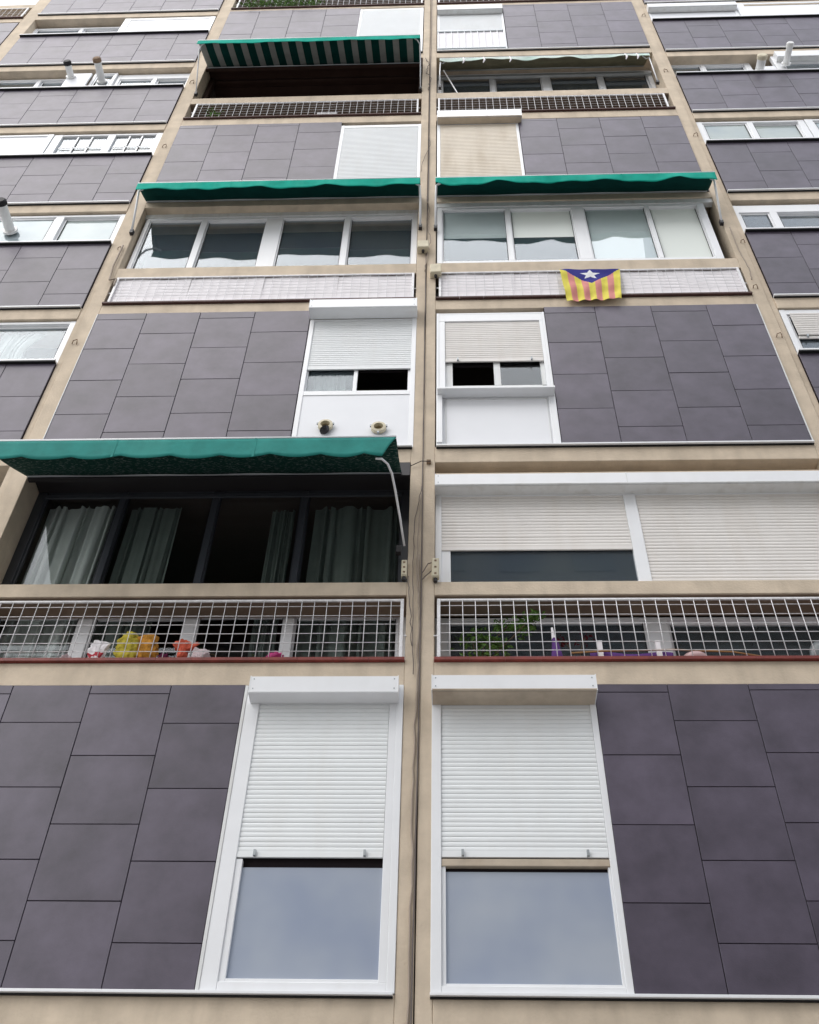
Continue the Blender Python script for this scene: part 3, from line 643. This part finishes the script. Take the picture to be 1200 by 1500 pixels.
def hook(x, z, label, s=1.0, flip=1):
    s *= .5; rj = random.Random(int(x*100+z*77)); x += rj.uniform(-.03, .03)
    o = MB().tube([(x-.05*s*flip, -.01, z-.09*s), (x-.02*flip, -.03, z-.01), (x+.04*s*flip, -.035, z+.01), (x+.05*s*flip, -.03, z-.05*s), (x+.03*flip, -.01, z-.11*s)], .006, 6).build('wire_hook', RUSTY, None, smooth=True)
    tag(o, label, 'hook', 'bent wire hooks on the pilasters')
for x, z, l, s, f in ((-4.42, 7.62, 'bent rusty hook on the left pilaster beside the curtained window', 1.2, 1),
                   (-4.42, 13.1, 'bent rusty hook on the left pilaster beside the small-paned windows', 1.3, 1),
                   (-4.40, 15.75, 'bent rusty hook on the left pilaster below the striped awning', 1.6, 1),
                   (3.98, 7.55, 'bent rusty hook on the right pilaster beside the dark tiles under the flag level', 1.2, 1),
                   (3.98, 13.1, 'bent rusty hook on the right pilaster above the green awning', 1.3, 1),
                   (3.98, 15.75, 'bent rusty hook on the right pilaster beside the faded awning', 1.4, -1),
                   (3.98, 18.6, 'bent rusty hook on the right pilaster near the top of the view', 1.2, 1),
                   (1.2-5.6, 9.85, 'short rusty hook on the left pilaster beside the dark gallery', .8, 1),
                   (4.02, 9.75, 'short rusty hook on the right pilaster below the green awning end', .9, 1),
                   (3.95, 8.62, 'dark curled hook at the right end of the white railing', 1.0, 1)):
    hook(x, z, l, s, f)
cable('beige pipe running down the left pilaster beside the white railing', [(-4.35, -.03, 9.9), (-4.36, -.03, 9.35), (-4.33, -.03, 9.0), (-4.24, -.035, 9.02), (-4.24, -.03, 8.86)], .012, m=CABLEL, jit=.0, group='pipes on the outer pilasters')
cable('thin pipe down the right pilaster from the green awning to the white railing', [(3.93, -.03, 10.1), (3.92, -.03, 9.5), (3.95, -.04, 9.0), (3.93, -.03, 8.75)], .008, m=CABLEL, jit=.004, group='pipes on the outer pilasters')

# ------------------------------------------------------------ flues and vents
def flue(label, x, z, r, d, capm, base=.04):
    t = thing('flue_pipe', label, 'flue pipe', 'boiler flue pipes')
    MB().tube([(x, base, z), (x, -d+.07, z)], r, 16).build('pipe', FLUE, t, smooth=False)
    MB().tube([(x, base+.0, z), (x, base-.03, z)], r*1.5, 16).build('collar', FLUE, t)
    MB().tube([(x, -d+.075, z), (x, -d+.02, z), (x, -d, z)], [r*1.18, r*1.18, r*.9], 16).build('cap', capm, t)
flue('white flue pipe with black cap, left of the pair beside the white boiler panel', -6.72, 16.12, .06, .30, RUBBER_AND_SHADE, .0)
flue('white flue pipe with brownish cap, right of the pair above the white boiler panel', -6.17, 16.12, .065, .34, RUSTY, .1)
flue('large white flue pipe with black cap at the left edge of the picture', -6.12, 10.48, .07, .45, RUBBER_AND_SHADE, .04)
flue('short white flue pipe with cream cap right of the shaded window at upper right', 5.60, 15.72, .075, .26, JBOX, .3)
flue('tall slim white flue pipe in front of the white shutter box at upper right', 6.10, 15.92, .055, .38, FLUE, .0)
def vent(label, x, z, tail):
    t = thing('round_vent', label, 'vent', 'round vents in the white panel')
    n = 20; ring = MB()
    for k in range(n):
        a0, a1 = 2*math.pi*k/n, 2*math.pi*(k+1)/n
        def P(a, r, y_): return (x+r*math.cos(a), y_, z+r*math.sin(a))
        ring.add([P(a0, .052, -.05), P(a1, .052, -.05), P(a1, .080, -.045), P(a0, .080, -.045), P(a0, .082, -.005), P(a1, .082, -.005), P(a0, .050, -.0), P(a1, .050, -.0)],
                 [(0, 1, 2, 3), (3, 2, 5, 4), (0, 6, 7, 1)])
    ring.build('ring', JBOX, t, smooth=False)
    MB().tube([(x, .003, z), (x, -.003, z)], .051, 20).build('duct', mat('duct', (.22, .17, .09), .8, .2), t)
    for a in (.2, 2.9, 4.7): MB().box(x+.085*math.cos(a)-.012, x+.085*math.cos(a)+.012, -.045, -.02, z+.085*math.sin(a)-.012, z+.085*math.sin(a)+.012).build('clip', ALU, t)
    if tail: MB().tube([(x, -.03, z-.085), (x+.02, -.035, z-.12)], [.06, .02], 10).build('drip_lip', DARKM, t)
vent('cream round vent with dark lip below, left in the white panel', -1.245, 5.935, True)
vent('cream round vent, right in the white panel', -.667, 5.885, False)

# ------------------------------------------------------------ curtains
def curtain(label, x0, x1, z0, z1, y_, m, folds=9, amp=.035, gather=None):
    def f(u, v):
        uu = u
        if gather: uu = u*(1-gather*math.sin(math.pi*min(1, v*1.1))*.5)
        ph = folds*2*math.pi*(u+.35/folds*math.sin(u*17+z0)+.02*noise.noise(Vector((u*9+x0, z0, 0)))+.012*math.sin(v*3+u*5))
        a = amp*(.5+.5*v)
        return (x0+(x1-x0)*uu+.01*math.sin(ph*1.7+v*2), y_+a*math.sin(ph+.5*math.sin(u*11))+.3*a*math.sin(ph*2.3+1), z1-(z1-z0)*v)
    o = MB().grid(f, int(folds*14), 10).build('curtain', m, None, smooth=True)
    return tag(o, label, 'curtain', 'curtains behind the glass')
CW = mat('white_curtain', (.50, .53, .50), .9, .1, nz=5, amt=.06); CG = mat('grey_green_curtain', (.17, .20, .18), .9, .1, nz=5, amt=.08)
curtain('pale grey curtain at the left end behind the glass under the lowest awning', -4.18, -3.45, 2.85, 5.15, .43, CW, 6, .05)
curtain('greenish curtain second from left behind the glass under the lowest awning', -3.30, -2.75, 2.85, 5.15, .45, CG, 4.5)
curtain('narrow greenish curtain in the middle of the window under the lowest awning', -1.80, -1.55, 2.85, 5.15, .50, CG, 3)
curtain('greenish white curtain at the right end under the lowest awning', -1.34, -.42, 2.85, 5.15, .47, CG, 7, .05)
curtain('white net curtain gathered in the window at the left edge beside the pilaster', -5.5, -4.95, 7.15, 8.05, .16, CW, 7, .03, .6)
curtain('white net curtain behind the open half of the window with two vents', -1.48, -1.1, 6.5, 7.1, .14, CG, 5, .02)
curtain('short white curtain in the small window right of the green awning', 4.22, 4.5, 9.9, 10.5, .2, CW, 5, .02)

# ------------------------------------------------------------ laundry, plants and clutter on the balcony sill
def cloth(name, label, x, z, w_, h, m, seed, y_=.09, group='cloths and bags on the balcony sill', cat='cloth', top=.5, mats=None, mi=0, dep=.05):
    y_ = min(y_, .07); z += .012; h *= 1.12
    def f(u, v):
        a = u*2*math.pi; ph = v*math.pi
        prof = max(math.sin(ph), 0)**.38*(1+.10*math.sin(a*3+seed+v*5)+.07*math.sin(a*7+seed*2+v*9)-top*.22*math.exp(-((v-.45)/.12)**2))
        q = Vector((math.cos(a)*w_/2*prof, math.sin(a)*dep*prof, h*(1-v)))
        nn = noise.noise(Vector((q.x*14+seed, q.y*14, q.z*14)))*.02+abs(noise.noise(Vector((q.x*30+seed, q.y*30, q.z*24))))*.04-.008
        k = 1+nn/(.06)
        return (x+q.x*k, y_+q.y*k, z+q.z+nn*min(1, 4*(1-v)))
    o = MB().grid(f, 22, 14, mi).build(name, mats or m, None, smooth=False)
    return tag(o, label, cat, group)
YEL = mat('yellow_cloth', (.48, .40, .06), .85, .1, nz=16, amt=.45); GOLD = mat('gold_cloth', (.46, .22, .04), .85, .1, nz=16, amt=.5)
CORAL = mat('coral_cloth', (.62, .13, .08), .85, .1, nz=16, amt=.35); PINKW = mat('pinkish_white', (.62, .52, .54), .85, .1, nz=9, amt=.15)
MAG = mat('magenta_plastic', (.55, .06, .24), .5, .3); REDC = mat('red_print', (.55, .08, .10), .85, .1)
cloth('hanging_cloth', 'crumpled white and red cloth at the mesh, leftmost of the cloths', -3.02, 2.80, .16, .20, SHEET, 1, mats=[SHEET, REDC], mi=lambda u, v: 1 if (v > .62 and noise.noise(Vector((u*7, v*6, 0))) > -.05) else 0)
cloth('hanging_cloth', 'bright yellow crumpled cloth behind the white mesh', -2.77, 2.80, .22, .29, YEL, 4.4, y_=.10, top=.9)
cloth('hanging_cloth', 'orange gold crumpled cloth just right of the yellow one', -2.59, 2.80, .20, .27, GOLD, 9.1, y_=.14, top=.8)
cloth('hanging_cloth', 'coral red bow of cloth behind the white mesh', -2.27, 2.80, .085, .14, CORAL, 3.7, y_=.08)
o = cloth('hanging_cloth', 'flat coral red cap of cloth on top of the coral bow', -2.255, 2.91, .19, .09, CORAL, 6.2, y_=.07, top=.2)
cloth('hanging_cloth', 'pinkish white crumpled cloth right of the coral one', -2.09, 2.80, .17, .12, PINKW, 8.2)
cloth('round_bag', 'small magenta bundle at the foot of the mesh', -1.45, 2.80, .16, .07, MAG, 2.2, top=.0, cat='bundle')
cloth('round_bag', 'small pale pink bundle at the left of the white and red cloth', -3.28, 2.79, .13, .045, PINKW, 5.2, top=.0, cat='bundle')
cloth('round_bag', 'low dark purple bundle between the gold and coral cloths', -2.41, 2.79, .12, .06, mat('plum', (.12, .02, .06), .8, .1), 5.9, top=.0, cat='bundle')
def plant(name, label, spots, n, size, base, seed, group=None, stems=True):
    rnd = random.Random(seed); t = thing(name, label, 'plant', group); mb = MB(); st = MB()
    for (x, y_, z, sx, sy, sz) in spots:
        if stems: st.tube([base, ((base[0]+x)/2+rnd.uniform(-.05, .05), (base[1]+y_)/2, (base[2]+z)/2+.05), (x, y_, z)], .005, 5)
        for i in range(n):
            c = Vector((x+rnd.gauss(0, sx), y_+rnd.gauss(0, sy), z+rnd.gauss(0, sz)))
            a = Vector((rnd.uniform(-1, 1), rnd.uniform(-1, 1), rnd.uniform(-.8, .5))).normalized(); b = a.cross(Vector((rnd.random(), rnd.random(), rnd.random()))).normalized()
            L = size*rnd.uniform(.7, 1.4); Wd = L*.42
            nrm = a.cross(b)*L*.12
            mb.add([c, c+a*L*.5+b*Wd*.5+nrm, c+a*L, c+a*L*.5-b*Wd*.5+nrm], [(0, 1, 2), (0, 2, 3)])
    f = mb.build('foliage', LEAF, t); f['kind'] = 'stuff'
    if stems: st.build('stem', BRANCH, t)
    return t
plant('trailing_plant', 'leafy green vine climbing behind the mesh at its left end', [(.28, .16, 3.10, .06, .03, .06), (.42, .15, 3.12, .05, .03, .05), (.60, .14, 3.25, .07, .03, .035), (.75, .13, 3.24, .05, .02, .04), (.38, .16, 2.9, .08, .04, .06), (.25, .16, 2.85, .05, .03, .04), (.52, .15, 3.02, .05, .03, .04), (.82, .05, 3.29, .04, .02, .015)], 75, .05, (.35, .16, 2.8), 3)
plant('hanging_plant', 'dense leafy hanging plant on the top left balcony railing', [(-3.95+.22*i, -.03, 19.80, .10, .05, .08) for i in range(7)], 90, .06, (-3.4, .05, 19.65), 5)
plant('potted_plant', 'small green plant behind the upper left mesh guard', [(-3.83, .02, 14.35, .08, .04, .07)], 60, .06, (-3.83, .04, 14.2), 8)
plant('potted_plant', 'dry dark red plant behind the mesh beside the purple parasol', [(1.28, .2, 3.15, .04, .03, .05), (1.08, .2, 3.13, .02, .02, .03)], 22, .04, (1.2, .2, 2.85), 12).children[0].data.materials[0] = mat('dry_leaf', (.10, .015, .02), .8, .1)
plant('potted_plant', 'small green sprouts low behind the mesh near the magenta bundle', [(-1.62, .12, 2.84, .05, .02, .02), (-2.18, .16, 2.98, .03, .02, .04)], 20, .035, (-1.9, .12, 2.8), 14)
PUR = mat('purple_fabric', (.115, .05, .20), .8, .15, nz=10, amt=.2)
t = thing('closed_parasol', 'closed purple parasol with white tip behind the mesh', 'parasol')
MB().tube([(1.00, .07, 2.80), (1.00, .07, 2.86), (.995, .07, 3.0), (.985, .07, 3.05)], [.055, .05, .03, .018], 9).build('canopy', PUR, t)
MB().tube([(.985, .07, 3.04), (.98, .07, 3.17)], [.018, .010], 8).build('tip', SHEET, t)
for x, l in ((1.385, 'white post standing behind the mesh right of the purple parasol'), (1.89, 'cream white post standing behind the mesh left of the white window frame')):
    o = MB().box(x-.022, x+.022, .10, .13, 2.79, 3.04).box(x-.025, x+.025, .095, .135, 3.04, 3.05).build('post', SHEET, None, bevel=.003); tag(o, l, 'post', 'white posts behind the mesh')
o = MB().grid(lambda u, v: (1.30+.72*u, .16+.02*math.sin(u*20)*v, 2.955-.14*v+.012*math.sin(u*9)), 40, 5).build('purple_cloth', PUR, None, smooth=True); tag(solid(o, .01), 'folded purple cloth lying low behind the mesh between two posts', 'cloth')
o = MB().tube([(1.12, .07, 2.89), (1.4, .07, 2.91), (2.0, .06, 2.915), (2.5, .06, 2.89), (2.78, .06, 2.83)], .008, 6).build('cane', mat('cane', (.42, .24, .10), .7, .2), None, smooth=True); tag(o, 'thin brown cane lying along the foot of the mesh', 'cane')
def ellip(name, label, cat, x, y_, z, rx, ry, rz, m):
    o = MB().grid(lambda u, v: (x+rx*math.cos(u*6.2832)*math.sin(v*3.1416), y_+ry*math.sin(u*6.2832)*math.sin(v*3.1416), z+rz*math.cos(v*3.1416)), 24, 14).build(name, m, None, smooth=True); return tag(o, label, cat)
ellip('ball', 'pale pink ball low behind the mesh right of the white frame', 'ball', 2.19, .12, 2.86, .11, .08, .065, mat('pink_plastic', (.6, .42, .42), .4, .4))
ellip('basin', 'grey translucent round basin standing behind the mesh at the right', 'basin', 3.35, .16, 2.93, .16, .05, .17, mat('grey_plastic', (.16, .18, .19), .3, .5))
o = MB().box(.2, 1.3, .18, .2, 2.79, 2.945).build('low_board', mat('blue_grey_board', (.16, .19, .24), .6, .2), None); tag(o, 'low blue grey edging board behind the mesh beside the vine', 'board')
o = MB().box(-2.1, -1.75, .12, .14, 14.2, 14.6).build('mesh_crate', WIREG, None, bevel=.01); tag(o, 'grey crate behind the upper left mesh guard', 'crate')
